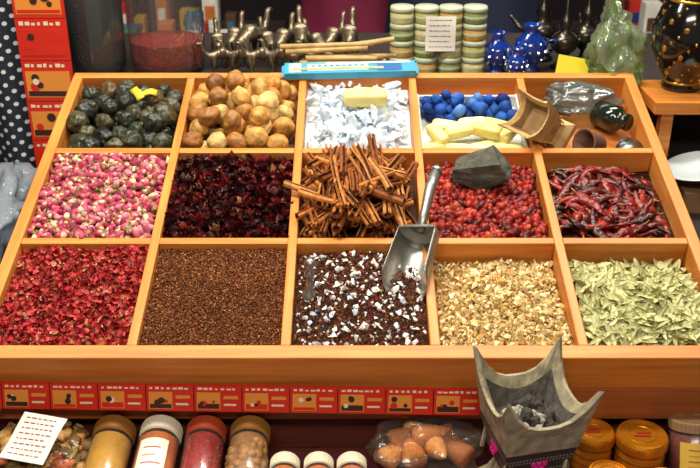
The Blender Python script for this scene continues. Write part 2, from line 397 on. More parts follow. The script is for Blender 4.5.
layer(b,c,H,SG,10,(.003,.0045),[(50,150,180),(60,120,160)],full=True,m=.01,up=(.003,.006),sm=False)
b.build('mixed_incense_pile',mGrain,TM)
# frankincense
c=cell(3,0); H=hfun(c,-.014,-.036,.008,.003,13); b=B(); basegrid(b,c,H,.003,(170,136,84),40)
FR=[(216,188,130,4),(198,162,98,3),(232,212,164,2.5),(174,132,70,1.8)]
layer(b,c,H,SH,1900,(.003,.0056),FR,full=True,m=.004,up=(-.001,.005),sm=False,jit=.12)
layer(b,c,H,SH,150,(.0055,.008),FR,full=True,m=.008,up=(0,.006),sm=False,jit=.1)
b.build('frankincense_resin_pile',mCr,TM)
# leaves
c=cell(4,0); H=hfun(c,-.012,-.042,.008,.003,14); b=B(); basegrid(b,c,H,.006,(110,106,56),30)
LF=[leaf(i) for i in range(8)]
layer(b,c,H,LF,900,(.024,.036),[(186,184,116,3),(160,162,92,3),(206,198,140,2),(134,138,72,2)],[(214,206,154)],tilt=20,m=.012,up=(-.002,.01),jit=.16,asp=(1,1,1))
layer(b,c,H,LF,250,(.02,.028),[(196,192,128,3),(170,170,100,3)],[(220,214,166)],tilt=32,m=.01,up=(.004,.012),jit=.16,asp=(1.1,1,1))
b.build('dried_senna_leaf_pile',mLeaf,TM)
b=B(); V=[];F=[]
for j in range(5):
    for i in range(3): V.append((i*.006-.006,j*.010-.020,.004*math.sin(j*1.3)+.002*i))
for j in range(4):
    for i in range(2): a=j*3+i; F.append((a,a+1,a+4,a+3))
b.add((V,F),0,sm=True); b.add((V,F),0,sm=True,X=T(.014,-.006,-.002)@R(60,'Z')@Sc(.8,.8,1))
b.build('yellow_paper_tag',M('yellow_paper',(226,200,50),.5),TM@T(-.335,.512,.018)@R(28,'Z'),solid=.0006)
# ---------------------------------------------------------------- scoop
def frame(o,yd,zh):
    y=Vector(yd).normalized(); x=y.cross(Vector(zh)).normalized(); z=x.cross(y)
    return Matrix(((x.x,y.x,z.x,o[0]),(x.y,y.y,z.y,o[1]),(x.z,y.z,z.z,o[2]),(0,0,0,1)))
mAl=M('brushed_aluminium',(176,174,166),.38,.85,nz=(30,.7),bump=(60,.15))
def scoop(name,X,r=.03,L=.1,hl=.1):
    b=B(); V=[];F=[]; na=18; ny=8
    for j in range(ny+1):
        t=j/ny
        for i in range(na+1):
            a=math.radians(-112+224*i/na); rr=r*(1-.1*t)
            y0=.03*(1-math.cos(a))/1.3*(L/.1); y=y0+(L-y0)*t
            V.append((rr*math.sin(a),y,-rr*math.cos(a)))
    for j in range(ny):
        for i in range(na):
            a=j*(na+1)+i; F.append((a,a+1,a+na+2,a+na+1))
    b.add((V,F),0,sm=True)
    last=[V[ny*(na+1)+i] for i in range(na+1)]
    inner=[(x*.55,L+.006,z*.55-.0) for x,y,z in last]; W=last+inner; m=na+1
    FF=[(i,i+1,m+i+1,m+i) for i in range(na)]+[tuple(m+i for i in range(m))]+[(0,m,2*m-1,m-1)]
    b.add((W,FF),0,sm=False)
    b.add(tube([(0,L+.002,-r*.1),(0,L+hl*.3,.0),(0,L+hl*.7,.006),(0,L+hl,.004)],[.0055,.005,.0065,.006],12),0,sm=True)
    b.add(tube([(0,L+hl,.004),(0,L+hl+.004,.004)],[.0085,.007],12),0,sm=True)
    return b.build(name,mAl,X,solid=.0012)
p0=Vector((.062,.088,.004)); p1=Vector((.122,.285,.05))
scoop('metal_scoop',TM@frame(p0,p1-p0,(-.35,0,1)))
b=B(); b.add(lathe([(0,-.025),(.006,-.022),(.009,-.004),(.0085,.002),(.0045,.006),(.0045,.026),(.0065,.028),(.0065,.032),(.004,.034),(.004,.04),(.0075,.043),(.0075,.047),(.004,.051),(0,.052)],16),0,sm=True)
b.build('small_metal_spoon',mAl,TM@T(-.052,.098,-.006)@R(-14,'X')@R(3,'Y'))
# ---------------------------------------------------------------- incense burners
def burner(name,X,mats,coal=True):
    n=8; b=B()
    def ring(h,z,hz=0,po=4,fl=0):
        out=[]
        for k in range(4*n):
            s=k//n; t=(k%n)/n; u=2*t-1
            x,y=[(u,-1),(1,u),(-u,1),(-1,-u)][s]
            cc=min(abs(x),abs(y)) ; q=cc**po
            out.append((x*h*(1+fl*q),y*h*(1+fl*q),z+hz*q))
        return out
    lv=[(ring(.041,0),1),(ring(.041,.012),0),(ring(.03,.026),0),(ring(.025,.038),0),(ring(.028,.046),0),(ring(.032,.05),1),(ring(.041,.086),1),(ring(.0445,.104,.012,2,.03),0),(ring(.0485,.116,.036,3,.09),0),(ring(.0445,.1165,.034,3,.09),0),(ring(.0375,.106,.016,2,.05),0),(ring(.030,.092),2),(ring(.02,.090),2)]
    m=4*n; V=[]
    for j,(rg,mi) in enumerate(lv): V+=rg
    b.add(([v for v in V],[]),0)
    for j in range(len(lv)-1):
        for i in range(m):
            k=(i+1)%m; b.f.append((j*m+i,j*m+k,(j+1)*m+k,(j+1)*m+i)); b.mi.append(lv[j+1][1]); b.sm.append(False)
    b.f.append(tuple((len(lv)-1)*m+i for i in range(m))); b.mi.append(2); b.sm.append(False)
    b.f.append(tuple(range(m))[::-1]); b.mi.append(0); b.sm.append(False)
    for a in range(4):
        Y=R(90*a,'Z')@T(0,-.0375,.07)@R(-14,'X')
        for k in range(6):
            an=k*math.pi/3; b.add(ico(1,.0042),3,X=Y@T(.0062*math.cos(an),0,.0062*math.sin(an))@Sc(1,.4,1))
        b.add(ico(1,.004),3,X=Y@Sc(1,.5,1))
        for sx in (-1,1):
            b.add(box(-.0018,.0018,-.0016,.002,-.02,.018),0,X=Y@T(sx*.032,.002,-.0)@R(sx*12,'Y'))
    if coal:
        for k in range(34):
            b.add(lump(2,.25,2,k),4+(k%3==0),X=T(random.uniform(-.024,.024),random.uniform(-.024,.024),.096+random.uniform(0,.006))@Sc(*[random.uniform(.005,.008)]*3))
    return b.build(name,mats,X,bevel=.0006)
def beaded(name,a,c2):
    m=bpy.data.materials.new(name); m.use_nodes=True; nt=m.node_tree; p=nt.nodes['Principled BSDF']
    tc=nt.nodes.new('ShaderNodeTexCoord'); v=nt.nodes.new('ShaderNodeTexVoronoi'); v.inputs['Scale'].default_value=260; v.inputs['Randomness'].default_value=.05
    nt.links.new(tc.outputs['Object'],v.inputs[0]); r=nt.nodes.new('ShaderNodeValToRGB'); r.color_ramp.elements[0].position=.25; r.color_ramp.elements[1].position=.36
    r.color_ramp.elements[0].color=(*lin(c2),1); r.color_ramp.elements[1].color=(*lin(a),1)
    nt.links.new(v.outputs['Distance'],r.inputs[0]); nt.links.new(r.outputs[0],p.inputs['Base Color']); p.inputs['Roughness'].default_value=.45
    bp=nt.nodes.new('ShaderNodeBump'); bp.inputs['Strength'].default_value=.5; bp.inputs['Distance'].default_value=.001; bp.invert=True
    nt.links.new(v.outputs['Distance'],bp.inputs['Height']); nt.links.new(bp.outputs[0],p.inputs['Normal']); return m
stone=M('pale_grey_soapstone',(178,164,134),.65,nz=(70,.45),bump=(90,.6)); bead=beaded('beaded_mirror_panel',(46,46,46),(150,150,140))
ash=M('ash_grey',(104,96,88),.9,nz=(90,.4),bump=(150,.8)); mag=M('magenta_enamel',(200,24,120),.4)
coal1=M('charcoal',(64,58,54),.85,nz=(80,.5),bump=(200,.6)); coal2=M('ash_lump',(160,152,140),.9,bump=(200,.6))
burner('incense_burner',T(.198,-.082,.646)@R(13,'Z')@R(4,'X')@Sc(1.02,1.02,1.27),[stone,bead,ash,mag,coal1,coal2])
tanw=M('tan_carved_wood',(206,170,108),.6,nz=(40,.6),bump=(60,.3)); tand=M('tan_dark_wood',(140,104,60),.6,nz=(60,.6))
burner('incense_burner',TM@T(.322,.452,-.02)@R(25,'Z')@R(-48,'Y')@R(15,'Z')@Sc(.62,.62,.66),[tanw,tanw,tand,tand,tand,tand],False)
b=B(); pr=[(0,0),(.014,0)]
for k in range(7): pr+=[(.015+.0012*k,.002+.006*k),(.0175+.0012*k,.005+.006*k)]
pr+=[(.027,.045),(.023,.045),(.018,.012),(0,.01)]
b.add(lathe(pr,24),0,sm=True); b.build('ribbed_clay_cup',M('brown_clay',(112,74,58),.7,nz=(50,.6)),TM@T(.385,.43,-.02)@R(-65,'Y')@R(25,'X')@Sc(.85,.85,.85))
b=B(); b.add(lathe([(0,-.03),(.02,-.03),(.024,-.026),(.024,.015),(.018,.022),(.012,.026),(.012,.034),(.015,.035),(.015,.042),(0,.042)],24),0,sm=True)
b.build('dark_glass_bottle',M('dark_green_glass',(26,34,26),.12,spec=.8),TM@T(.415,.505,-.022)@R(70,'X')@R(30,'Y')@Sc(.9,.9,.9))
b=B(); b.add(lathe([(0,0),(.018,0),(.02,.004),(.02,.018),(.0,.02)],24),0,sm=True); b.add(lathe([(.0202,.004),(.0212,.006),(.0212,.01),(.0202,.012)],24),0,sm=True)
b.build('tin_lid',M('dull_tin',(150,152,150),.3,1),TM@T(.43,.43,-.04)@R(15,'X'))
b=B(); b.add(lathe([(0,-.03),(.013,-.03),(.0145,-.026),(.0145,.012),(.007,.02),(.007,.032),(.009,.034),(0,.036)],20),0,sm=True)
b.build('brown_glass_vial',M('brown_glass',(70,42,24),.12,spec=.8),TM@T(.325,.54,-.03)@R(84,'X')@R(70,'Y'))
def bag(name,X,dim,tint,milk=.1,amp=.25,seed=0,gl=.08,pinch=True,parent=None,edge=.35):
    V,F=ico(5); out=[]
    for v in V:
        p=Vector(v); q=p*2.2+Vector((seed*3.3,seed,0))
        d=1+amp*noise.noise(q)+amp*.5*abs(noise.noise(q*2.7))+amp*.25*abs(noise.noise(q*6))
        x,y,z=p*d
        if pinch and z>.4:
            k=1-min(1,(z-.4)/.5)*.75; x*=k;y*=k; z+=.25*(z-.4)
            if z>.85: x*=1.6;y*=1.6
        out.append((x*dim[0],y*dim[1],max(z,-.75)*dim[2]))
    b=B(); b.add((out,F),0,sm=True)
    return b.build(name,CLEAR(name+'_film_%d'%seed,tint,milk,gl,.14,(60,.9),edge),X,parent=parent)
bag('crumpled_plastic_bag',TM@T(.372,.548,-.016),(.05,.03,.02),(200,210,205),.12,.5,5,pinch=False)
bag('green_plastic_bag',T(.447,.605,1.0)@R(-12,'Y'),(.036,.03,.07),(214,230,190),.16,.7,2)
# ---------------------------------------------------------------- stall structure
darkw=M('dark_red_wood',(96,42,28),.5,nz=(14,.6),stretch=(.6,8,8),bump=(30,.1)); dk=M('dark_interior_wood',(40,26,20),.7,nz=(10,.6))
b=B(); b.add(box(-.95,.95,-.3,.62,.0,.64),0); b.add(box(-.45,.46,.02,.04,.64,.735),0)
b.add(box(-.45,.46,.55,.62,.64,.9),0); b.build('stall_counter',[darkw],bevel=.002)
b=B(); b.add(box(-.95,.95,.625,1.0,.0,.94),0); b.build('rear_display_shelf',[dk],bevel=.002)
b=B(); b.add(box(-.95,-.49,.06,.618,.641,.78),0); b.build('side_table_left',[dk])
b=B(); b.add(box(.5,.95,.06,.618,.641,.8),0); b.build('side_table_right',[dk])
b=B(); b.add(box(.485,.95,.49,.62,.93,.95),0); b.add(box(.5,.52,.5,.52,.8,.93),0); b.add(box(.9,.92,.5,.52,.8,.93),0); b.build('wooden_side_shelf',[wu],bevel=.001)
b=B(); b.add(box(-.46,.475,-.0,.018,.70,.744),0); b.build('tray_support_board',[M('reddish_board',(160,84,38),.45,nz=(12,.7),stretch=(.6,8,8))],bevel=.001)
red=M('printed_red',(206,40,20),.45); gold=M('printed_gold',(226,140,56),.45); cream=M('printed_cream',(232,214,180),.5); blk_=M('printed_black',(60,28,22),.5)
def poly(cx,cz,r,n,y): return [(cx+r*math.cos(2*math.pi*i/n),y,cz+r*math.sin(2*math.pi*i/n)) for i in range(n)],[tuple(range(n))]
def cards(name,X,w,h,n,rows=1,full=False):
    b=B(); 
    for i in range(n):
        for j in range(rows):
            x0=i*w; z0=j*h; b.add(box(x0+.0006,x0+w-.0006,0,.006,z0+.0006,z0+h-.0006),0)
            for k in range(7):
                a=x0+w*(.08+.12*k); b.add(box(a,a+w*random.uniform(.05,.1),-.0004,.001,z0+h*.84,z0+h*(.89+.04*random.random())),2)
            xr=.94 if full else .55; b.add(box(x0+w*.06,x0+w*xr,-.0004,.001,z0+h*.1,z0+h*.74),1 if not full else random.choice([0,1]))
            g=random.uniform(.2,.34); b.add(box(x0+w*.08,x0+w*(xr-.02),-.0007,.001,z0+h*.13,z0+h*g),random.choice([3,0]))
            for q in range(4 if full else 3):
                rr=min(w,h)*random.uniform(.06,.13); b.add(poly(x0+w*random.uniform(.16,xr-.12),z0+h*random.uniform(.3,.6),rr,9,-.0008-.0001*q),random.choice([3,2,0,3]))
            if not full:
                b.add(box(x0+w*.62,x0+w*.92,-.0004,.001,z0+h*.5,z0+h*.62),1); b.add(box(x0+w*.62,x0+w*.88,-.0004,.001,z0+h*.25,z0+h*.32),2)
    return b.build(name,[red,gold,cream,blk_],X)
cards('printed_card_strip',T(-.475,-.018,.729)@R(1,'Y')@R(-12,'X'),.0575,.034,11)
cards('incense_packet_stack',T(-.548,.59,.781),.084,.07,1,6,True)
# ---------------------------------------------------------------- lower shelf goods
cl=CLEAR('clear_plastic_jar',(250,250,250),.02,.04,.2)
def jar(name,X,r,L,cont,lidc,label=None,lump_=0,labrange=(.25,.8),labcol=None):
    b=B(); mats=[cl,cont,lidc,labcol or M('paper_label',(228,222,206),.6),M('label_ink',(160,40,30),.6),M('label_orange',(214,120,50),.6)]
    b.add(lathe([(0,0),(r*.9,0),(r,r*.12),(r,L*.86),(r*.85,L*.9),(r*.85,L)],28),0,sm=True)
    b.add(lathe([(0,.002),(r*.85,.002),(r*.93,r*.15),(r*.93,L*.84),(r*.7,L*.86),(0,L*.86)],28),1,sm=True)
    if lump_:
        for k in range(110):
            a=random.uniform(0,2*math.pi); z=random.uniform(.08,.8)*L
            b.add(lump(2,.2,2,k),1,sm=True,X=T((r*.93-lump_*.6)*math.cos(a),(r*.93-lump_*.6)*math.sin(a),z)@Sc(*[lump_]*3))
    lr=r*.98; pr=[(lr*.9,L*.89),(lr,L*.9)]
    b.add(lathe(pr+[(lr,L*1.04),(lr*.93,L*1.06),(lr*.8,L*1.06),(lr*.78,L*1.05),(0,L*1.05)],36),2,sm=False)
    for i in range(36):
        a=2*math.pi*i/36; b.add(bx(0,0,0,.0012,.0012,L*.12),2,X=R(math.degrees(a),'Z')@T(lr,0,L*.975))
    if label:
        a0,a1=label; n=10; rr=r*1.012; V=[]
        for i in range(n+1):
            a=math.radians(a0+(a1-a0)*i/n); V+=[(rr*math.cos(a),rr*math.sin(a),L*labrange[0]),(rr*math.cos(a),rr*math.sin(a),L*labrange[1])]
        F=[(2*i,2*i+2,2*i+3,2*i+1) for i in range(n)]; b.add((V,F),3,sm=True)
        rr=r*1.02
        for q in range(6):
            z=L*(labrange[0]+(labrange[1]-labrange[0])*(.12+.14*q)); V=[]
            x0=a0+(a1-a0)*.2; x1=a0+(a1-a0)*random.uniform(.55,.85)
            for i in range(n+1):
                a=math.radians(x0+(x1-x0)*i/n); V+=[(rr*math.cos(a),rr*math.sin(a),z),(rr*math.cos(a),rr*math.sin(a),z+L*.014)]
            b.add((V,F),4 if q%2 else 5,sm=True)
    return b.build(name,mats,X)
lie=lambda x,y,z,t=8,yaw=0: T(x,y,z)@R(yaw,'Z')@R(-90+t,'X')
lidw=M('white_lid',(222,212,188),.4); lidb=M('brass_lid',(180,126,62),.35,.5); lidr=M('red_brown_lid',(170,66,38),.45)
turm=M('turmeric_powder',(200,146,34),.8,nz=(200,.8)); saff=M('orange_powder',(216,116,50),.7,nz=(200,.7)); redf=M('red_thread_spice',(176,26,18),.6,nz=(260,.35)); nutb=M('nutmeg_brown',(170,120,66),.6,nz=(120,.5))
jar('spice_jar',lie(-.288,-.135,.669,9),.0255,.125,turm,lidb)
jar('spice_jar',lie(-.231,-.135,.669,9),.0255,.125,saff,lidw,(-130,-50),0,(.06,.74))
jar('spice_jar',lie(-.176,-.135,.669,9),.0245,.125,redf,lidr,None,.0032)
jar('spice_jar',lie(-.122,-.135,.669,9),.0245,.125,nutb,lidb,None,.008)
for x in (-.077,-.037,.002): jar('small_spice_jar',lie(x,-.158,.664,8),.0175,.1,saff,lidw)
b=B(); V=[];F=[]
for j in range(13):
    for i in range(61):
        x=-.93+1.86*i/60; y=-.29+.3*j/12; V.append((x,y,.6412+.0012*noise.noise(Vector((x*20,y*20,0)))))
for j in range(12):
    for i in range(60): a=j*61+i; F.append((a,a+1,a+62,a+61))
b.add((V,F),0,sm=True); b.build('shelf_liner',M('purple_brown_liner',(104,40,52),.7,nz=(20,.6)))
em=bpy.data.objects.new('bagged_dried_goods',None); COL.objects.link(em)
b=B(); X0=T(-.375,-.045,.675)
for k in range(420):
    a=Vector([random.gauss(0,1) for _ in range(3)]).normalized()*random.uniform(.7,.95); a.z=max(-.6,a.z)
    b.add(lump(2,.3,2,k%12),0,lin(random.choice([(190,146,84),(146,128,70),(206,160,100),(116,90,50),(180,96,60)])),True,T(a[0]*.068,a[1]*.064,a[2]*.034)@R(random.uniform(0,360),'Z')@Sc(random.uniform(.005,.009),random.uniform(.008,.015),.005))
b.build('contents',mDry,X0,parent=em)
bag('wrapper',X0,(.074,.07,.039),(255,255,255),.0,.1,9,pinch=False,parent=em,gl=.01,edge=.12)
def paper(name,X,w,h,lines=7,ink=(150,50,50)):
    b=B(); V=[];F=[]
    zf=lambda x,y:.0025*math.sin(y*60+x*20)
    for j in range(7):
        for i in range(5):
            x=w*(i/4-.5);y=h*(j/6-.5); V.append((x,y,zf(x,y)))
    for j in range(6):
        for i in range(4): a=j*5+i; F.append((a,a+1,a+6,a+5))
    b.add((V,F),0,sm=True)
    for q in range(lines):
        y=h*(.38-.76*q/max(1,lines-1)); x=-w*.38
        while x<w*.3:
            l=random.uniform(.04,.12)*w; t=h*.02
            b.add(quad((x,y,zf(x,y)+.0006),(x+l,y,zf(x+l,y)+.0006),(x+l,y+t,zf(x+l,y+t)+.0006),(x,y+t,zf(x,y+t)+.0006)),1); x+=l+.03*w
    return b.build(name,[M('white_paper',(222,216,206),.7),M(name+'_ink',ink,.6)],X)
paper('handwritten_label',T(-.366,-.068,.724)@R(-14,'Z')@R(14,'X'),.056,.064,8)
paper('handwritten_label',T(-.445,-.012,.72)@R(-20,'Z')@R(22,'X'),.045,.045,5)
em=bpy.data.objects.new('bagged_brown_cones',None); COL.objects.link(em); b=B(); X0=T(.095,-.022,.675)
for k,(x,y,z,rz) in enumerate([(-.028,.012,.004,20),(-.008,.018,.006,-30),(.018,.012,.004,60),(-.02,-.016,.006,100),(.008,-.014,.01,-70),(.034,-.008,.0,140),(.0,.0,.018,10),(-.04,-.004,-.006,40),(.03,.014,-.006,-50)]):
    b.add(lathe([(0,0),(.012,.001),(.0135,.006),(.011,.02),(.006,.034),(0,.042)],14),0,lin([(190,122,64),(214,150,88),(164,100,54)][k%3]),True,T(x,y,z)@R(rz,'Z')@R(80,'Y')@T(0,0,-.02)@Sc(1.15,1.15,1.15))
b.build('contents',mDry,X0,parent=em)
bag('wrapper',X0@R(8,'Z'),(.066,.044,.032),(255,248,240),.03,.3,3,pinch=False,parent=em,gl=.02,edge=.2)
goldl=M('gold_lid',(214,140,32),.35,.7); honey=M('amber_honey',(170,92,20),.2,spec=.6)
def tub(name,x,y,z0,r,h):
    b=B(); b.add(lathe([(0,0),(r*.9,0),(r*.95,.004),(r*.95,h-.018),(r*.85,h-.014)],32),1,sm=True)
    b.add(lathe([(r*.99,h-.016),(r*1.02,h-.014),(r*1.02,h-.003),(r*.96,h),(r*.85,h),(r*.83,h-.0015),(r*.55,h-.0015),(r*.53,h-.0003),(r*.5,h-.0015),(0,h-.0015)],36),0,sm=False)
    for i in range(40): b.add(bx(0,0,0,.001,.0014,.009),0,X=R(9*i,'Z')@T(r*1.02,0,h-.009))
    for k in range(3): b.add(lathe([(r*.96,h-.024-.01*k),(r*.99,h-.026-.01*k),(r*.96,h-.028-.01*k)],32),0,sm=True)
    b.add(box(-r*.35,r*.3,-r*.15,-r*.05,h-.0015,h-.0006),2); b.add(box(-r*.2,r*.35,.05*r,.14*r,h-.0015,h-.0006),2)
    return b.build(name,[goldl,honey,M('lid_print',(150,40,20),.4)],T(x,y,z0))
tub('gold_lidded_tub',.294,-.025,.6425,.025,.06); tub('gold_lidded_tub',.35,-.035,.6425,.030,.062); tub('gold_lidded_tub',.3,-.085,.6425,.024,.045); tub('gold_lidded_tub',.362,-.1,.6425,.025,.045)
jar('glass_herb_jar',T(.415,-.05,.6425)@R(-22,'X'),.03,.075,M('dark_red_herb',(120,34,26),.7,nz=(150,.4)),M('amber_glass_lid',(140,110,80),.15),(-140,-40),0,(.1,.75),M('yellow_label',(214,176,70),.6))
# ---------------------------------------------------------------- rear goods
jg=CLEAR('clear_glass',(236,240,238),.03,.1,.03,None,.8)
def bigjar(name,X,r,h,contm,ch):
    b=B(); b.add(lathe([(0,.002),(r*.8,.002),(r*.97,.012),(r,.03),(r,h*.8),(r*.8,h*.9),(r*.7,h*.92),(r*.7,h)],36),0,sm=True)
    b.add(lathe([(0,.008),(r*.8,.008),(r*.95,.018),(r*.97,.03),(r*.97,ch),(r*.9,ch+.001),(r*.6,ch+.001),(0,ch+.002)],32),1,sm=False)
    b.add(lathe([(r*.74,h*.97),(r*.78,h*.98),(r*.78,h*1.06),(r*.6,h*1.1),(.012,h*1.12),(.014,h*1.17),(0,h*1.18)],32),2,sm=True)
    return b.build(name,[jg,contm,M('jar_lid_dark',(60,50,44),.3,.5)],X)
bigjar('glass_storage_jar',T(-.446,.7,.9405),.049,.2,M('dark_loose_tea',(40,32,28),.8,nz=(150,.4),bump=(200,.8)),.14)
bigjar('glass_storage_jar',T(-.325,.71,.9405),.066,.22,M('red_saffron_threads',(160,28,10),.85,nz=(130,.3),bump=(200,.9)),.058)
cols=[(176,170,90),(196,150,60),(120,132,70),(206,190,130)]
for i in range(4):
    b=B(); x=.091+.0425*i
    for k in range(4):
        z=.0296*k
        b.add(lathe([(0,z),(.0195,z),(.0205,z+.002),(.0205,z+.019),(.019,z+.02)],28),1+((i+k)%4),sm=True)
        b.add(lathe([(.019,z+.0195),(.0212,z+.02),(.0212,z+.026),(.02,z+.0295),(0,z+.0295)],28),0,sm=True)
        b.add(lathe([(.0207,z+.0085),(.0209,z+.009),(.0209,z+.013),(.0207,z+.0135)],28),0,sm=True)
    b.build('stacked_spice_tubs',[M('tub_lid_green_white',(176,184,156),.4)]+[M('tub_fill_%d'%q,cc,.5,nz=(120,.6)) for q,cc in enumerate(cols)],T(x,.7,.9405))
paper('price_card',T(.157,.6765,1.015)@R(82,'X'),.052,.06,6,(60,60,90))
mw=M('miswak_wood',(206,170,110),.65,nz=(60,.6))
b=B()
for lay in range(6):
    for k in range(8-lay):
        y=.638+.0085*(k-(8-lay)/2)+.004; z=.9445+.0078*lay
        a=random.uniform(-.004,.004); x0=-.13+random.uniform(-.01,.01)+.012*lay; x1=.06+random.uniform(-.02,.02)
        b.add(tube([(x0,y+.0+a,z),((x0+x1)/2,y,z+.001),(x1,y-a,z)],.0039,8),0,sm=True)
for (q0,q1) in [((-.07,.652,.994),(.065,.64,1.012)),((-.03,.66,.994),(.075,.636,1.016)),((-.11,.642,.992),(.03,.64,1.0)),((-.12,.646,1.0),(.04,.642,1.006))]: b.add(tube([q0,q1],.0046,8),0,sm=True)
b.build('miswak_stick_bundle',mw)
b=B(); b.add(bx(0,0,0,.215,.032,.012),0); b.add(bx(-.02,0,.0064,.1,.02,.0006),1); b.add(bx(.065,0,.0064,.04,.026,.0006),2); b.add(bx(-.09,0,.0064,.02,.026,.0006),1)
b.add(bx(-.02,-.005,.007,.15,.006,.001),4); b.add(bx(.03,.011,.0067,.14,.004,.0006),3)
for k in range(9): b.add(bx(-.06+.01*k,.004,.0069,.006,.004,.0004),2)
b.add(box(-.112,-.1075,-.016,.016,-.001,.001),0); b.add(box(.1075,.112,-.016,.016,-.001,.001),0)
b.build('blue_miswak_packet',[M('sky_blue_film',(60,150,184),.25),M('pale_blue_print',(170,214,216),.4),M('deep_blue_print',(20,90,150),.4),M('white_print',(235,240,240),.4),mw],TM@T(.0,.596,.0075)@R(2.5,'Z'),bevel=.002)
def skinmesh(name,verts,edges,radii,sub=1):
    me=bpy.data.meshes.new(name); me.from_pydata(verts,edges,[]); o=bpy.data.objects.new(name,me); COL.objects.link(o)
    o.modifiers.new('sk','SKIN'); 
    if sub: k=o.modifiers.new('ss','SUBSURF'); k.levels=sub; k.render_levels=sub
    for i,r in enumerate(radii):
        rr=r if isinstance(r,tuple) else (r,r); me.skin_vertices[0].data[i].radius=rr
    me.skin_vertices[0].data[0].use_root=True
    dg=bpy.context.evaluated_depsgraph_get(); dg.update(); m2=bpy.data.meshes.new_from_object(o.evaluated_get(dg))
    bpy.data.objects.remove(o); 
    for p in m2.polygons: p.use_smooth=True
    return m2
cv=[(0,0,.045),(.018,0,.047),(-.018,0,.045),(0,0,.062),(.03,0,.043),(.042,0,.056),(.046,0,.074),(.058,0,.072),
 (.02,.008,.03),(.022,.009,.015),(.021,.009,.001),(.02,-.008,.03),(.019,-.009,.015),(.021,-.009,.001),
 (-.02,.008,.03),(-.024,.009,.015),(-.021,.009,.001),(-.02,-.008,.03),(-.023,-.009,.015),(-.02,-.009,.001),(-.028,0,.045),(-.032,0,.03)]
ce=[(0,1),(0,2),(0,3),(1,4),(4,5),(5,6),(6,7),(1,8),(8,9),(9,10),(1,11),(11,12),(12,13),(2,14),(14,15),(15,16),(2,17),(17,18),(18,19),(2,20),(20,21)]
cr=[.012,.011,.01,.007,.007,.0048,.0052,.0032,.0048,.0028,.003,.0048,.0028,.003,.005,.0028,.003,.005,.0028,.003,.002,.0014]
cm=skinmesh('camel_figurine',cv,ce,cr,1); bronze=M('aged_pewter',(150,134,110),.38,.8,nz=(60,.35)); cm.materials.append(bronze)
for k in range(15):
    o=bpy.data.objects.new('camel_figurine',cm); COL.objects.link(o)
    x=-.24+.03*k if k<9 else -.225+.035*(k-9); y=.745+.012*(k%2) if k<9 else .685
    s=1.0+.12*(k%3) if k<9 else .8
    o.matrix_world=T(x,y,.9405)@R([100,80,60,110,75,95,120,70,85,200,170,190,160,215,180][k],'Z')@Sc(s,s,s)
cob=M('cobalt_glass',(20,56,150),.1,spec=.9,nz=(40,.35),coat=.5)
for k,(x,y,s) in enumerate([(.262,.7,1),(.322,.715,1.15),(.29,.66,.75)]):
    b=B(); b.add(lathe([(0,0),(.018,0),(.014,.004),(.012,.008),(.02,.018),(.026,.032),(.024,.046),(.012,.058),(.009,.066),(.015,.072),(.013,.072),(.007,.066),(.0,.06)],24),0,sm=True)
    for z in (.02,.032,.044):
        for q in range(12): b.add(ico(1,.003),1,X=R(30*q+z*900,'Z')@T(.0262 if z==.032 else .0225,0,z))
    b.add(tube([(.024,0,.045),(.036,0,.05),(.038,0,.036),(.027,0,.024)],.0022,8),0,sm=True)
    b.build('cobalt_glass_jug',[cob,M('silver_trim',(190,196,204),.2,1)],T(x,y,.9405)@R(60*k-70,'Z')@Sc(s,s,s))
dbr=M('dark_brass',(90,84,76),.25,.9,nz=(50,.4))
for k,(x,y,s) in enumerate([(.385,.73,1),(.43,.76,1.1),(.355,.79,1.1)]):
    b=B(); b.add(lathe([(0,0),(.022,0),(.02,.005),(.008,.012),(.007,.022),(.022,.036),(.027,.048),(.02,.06),(.009,.068),(.013,.078),(.009,.088),(.004,.098),(.003,.12),(0,.125)],20),0,sm=True)
    b.add(tube([(.022,0,.045),(.04,0,.052),(.052,0,.068),(.056,0,.07)],[.007,.005,.003,.0035],8),0,sm=True)
    b.add(tube([(-.024,0,.05),(-.042,0,.058),(-.044,0,.036),(-.024,0,.034)],.0024,8),0,sm=True)
    b.build('brass_oil_lamp',[dbr],T(x,y,.9405)@R(70*k+20,'Z')@Sc(s,s,s))
b=B(); b.add(bx(0,0,0,.055,.003,.036),0); b.add(bx(0,.012,-.016,.05,.024,.002),0); b.build('yellow_price_card',M('yellow_card',(216,200,44),.5),T(.385,.65,.963)@R(-18,'X')@R(10,'Y'))
b=B(); b.add(lathe([(0,0),(.03,0),(.032,.006),(.026,.014),(.04,.035),(.056,.07),(.058,.1),(.046,.135),(.028,.16),(.022,.185),(.03,.21),(.038,.218),(.034,.216),(.018,.19),(0,.17)],36),0,sm=True)
for q in range(9):
    for t in range(12):
        a=q*40+t*11; z=.022+t*.0105; r=np.interp(z,[.014,.035,.07,.1,.135,.16],[.026,.04,.056,.058,.046,.028])
        b.add(ico(1,.0046 if (t+q)%3==0 else .0024),1,X=R(a,'Z')@T(r,0,z)@Sc(.35,1,1.3))
for z,r in ((.012,.0268),(.146,.0385),(.2,.0275)): b.add(lathe([(r-.001,z-.003),(r+.002,z),(r-.001,z+.003)],36),1,sm=True)
b.build('black_gold_vase',[M('black_lacquer',(18,16,16),.12,spec=.8),M('gold_inlay',(200,150,60),.3,.8)],T(.548,.57,.9505))
b=B(); b.add(lathe([(0,0),(.03,0),(.034,.003),(.056,.012),(.058,.013),(.056,.0145),(.034,.006),(0,.0045)],40),0,sm=True)
b.build('white_plate',M('white_porcelain',(196,206,208),.15),T(.555,.44,.850)@R(-12,'Y'))
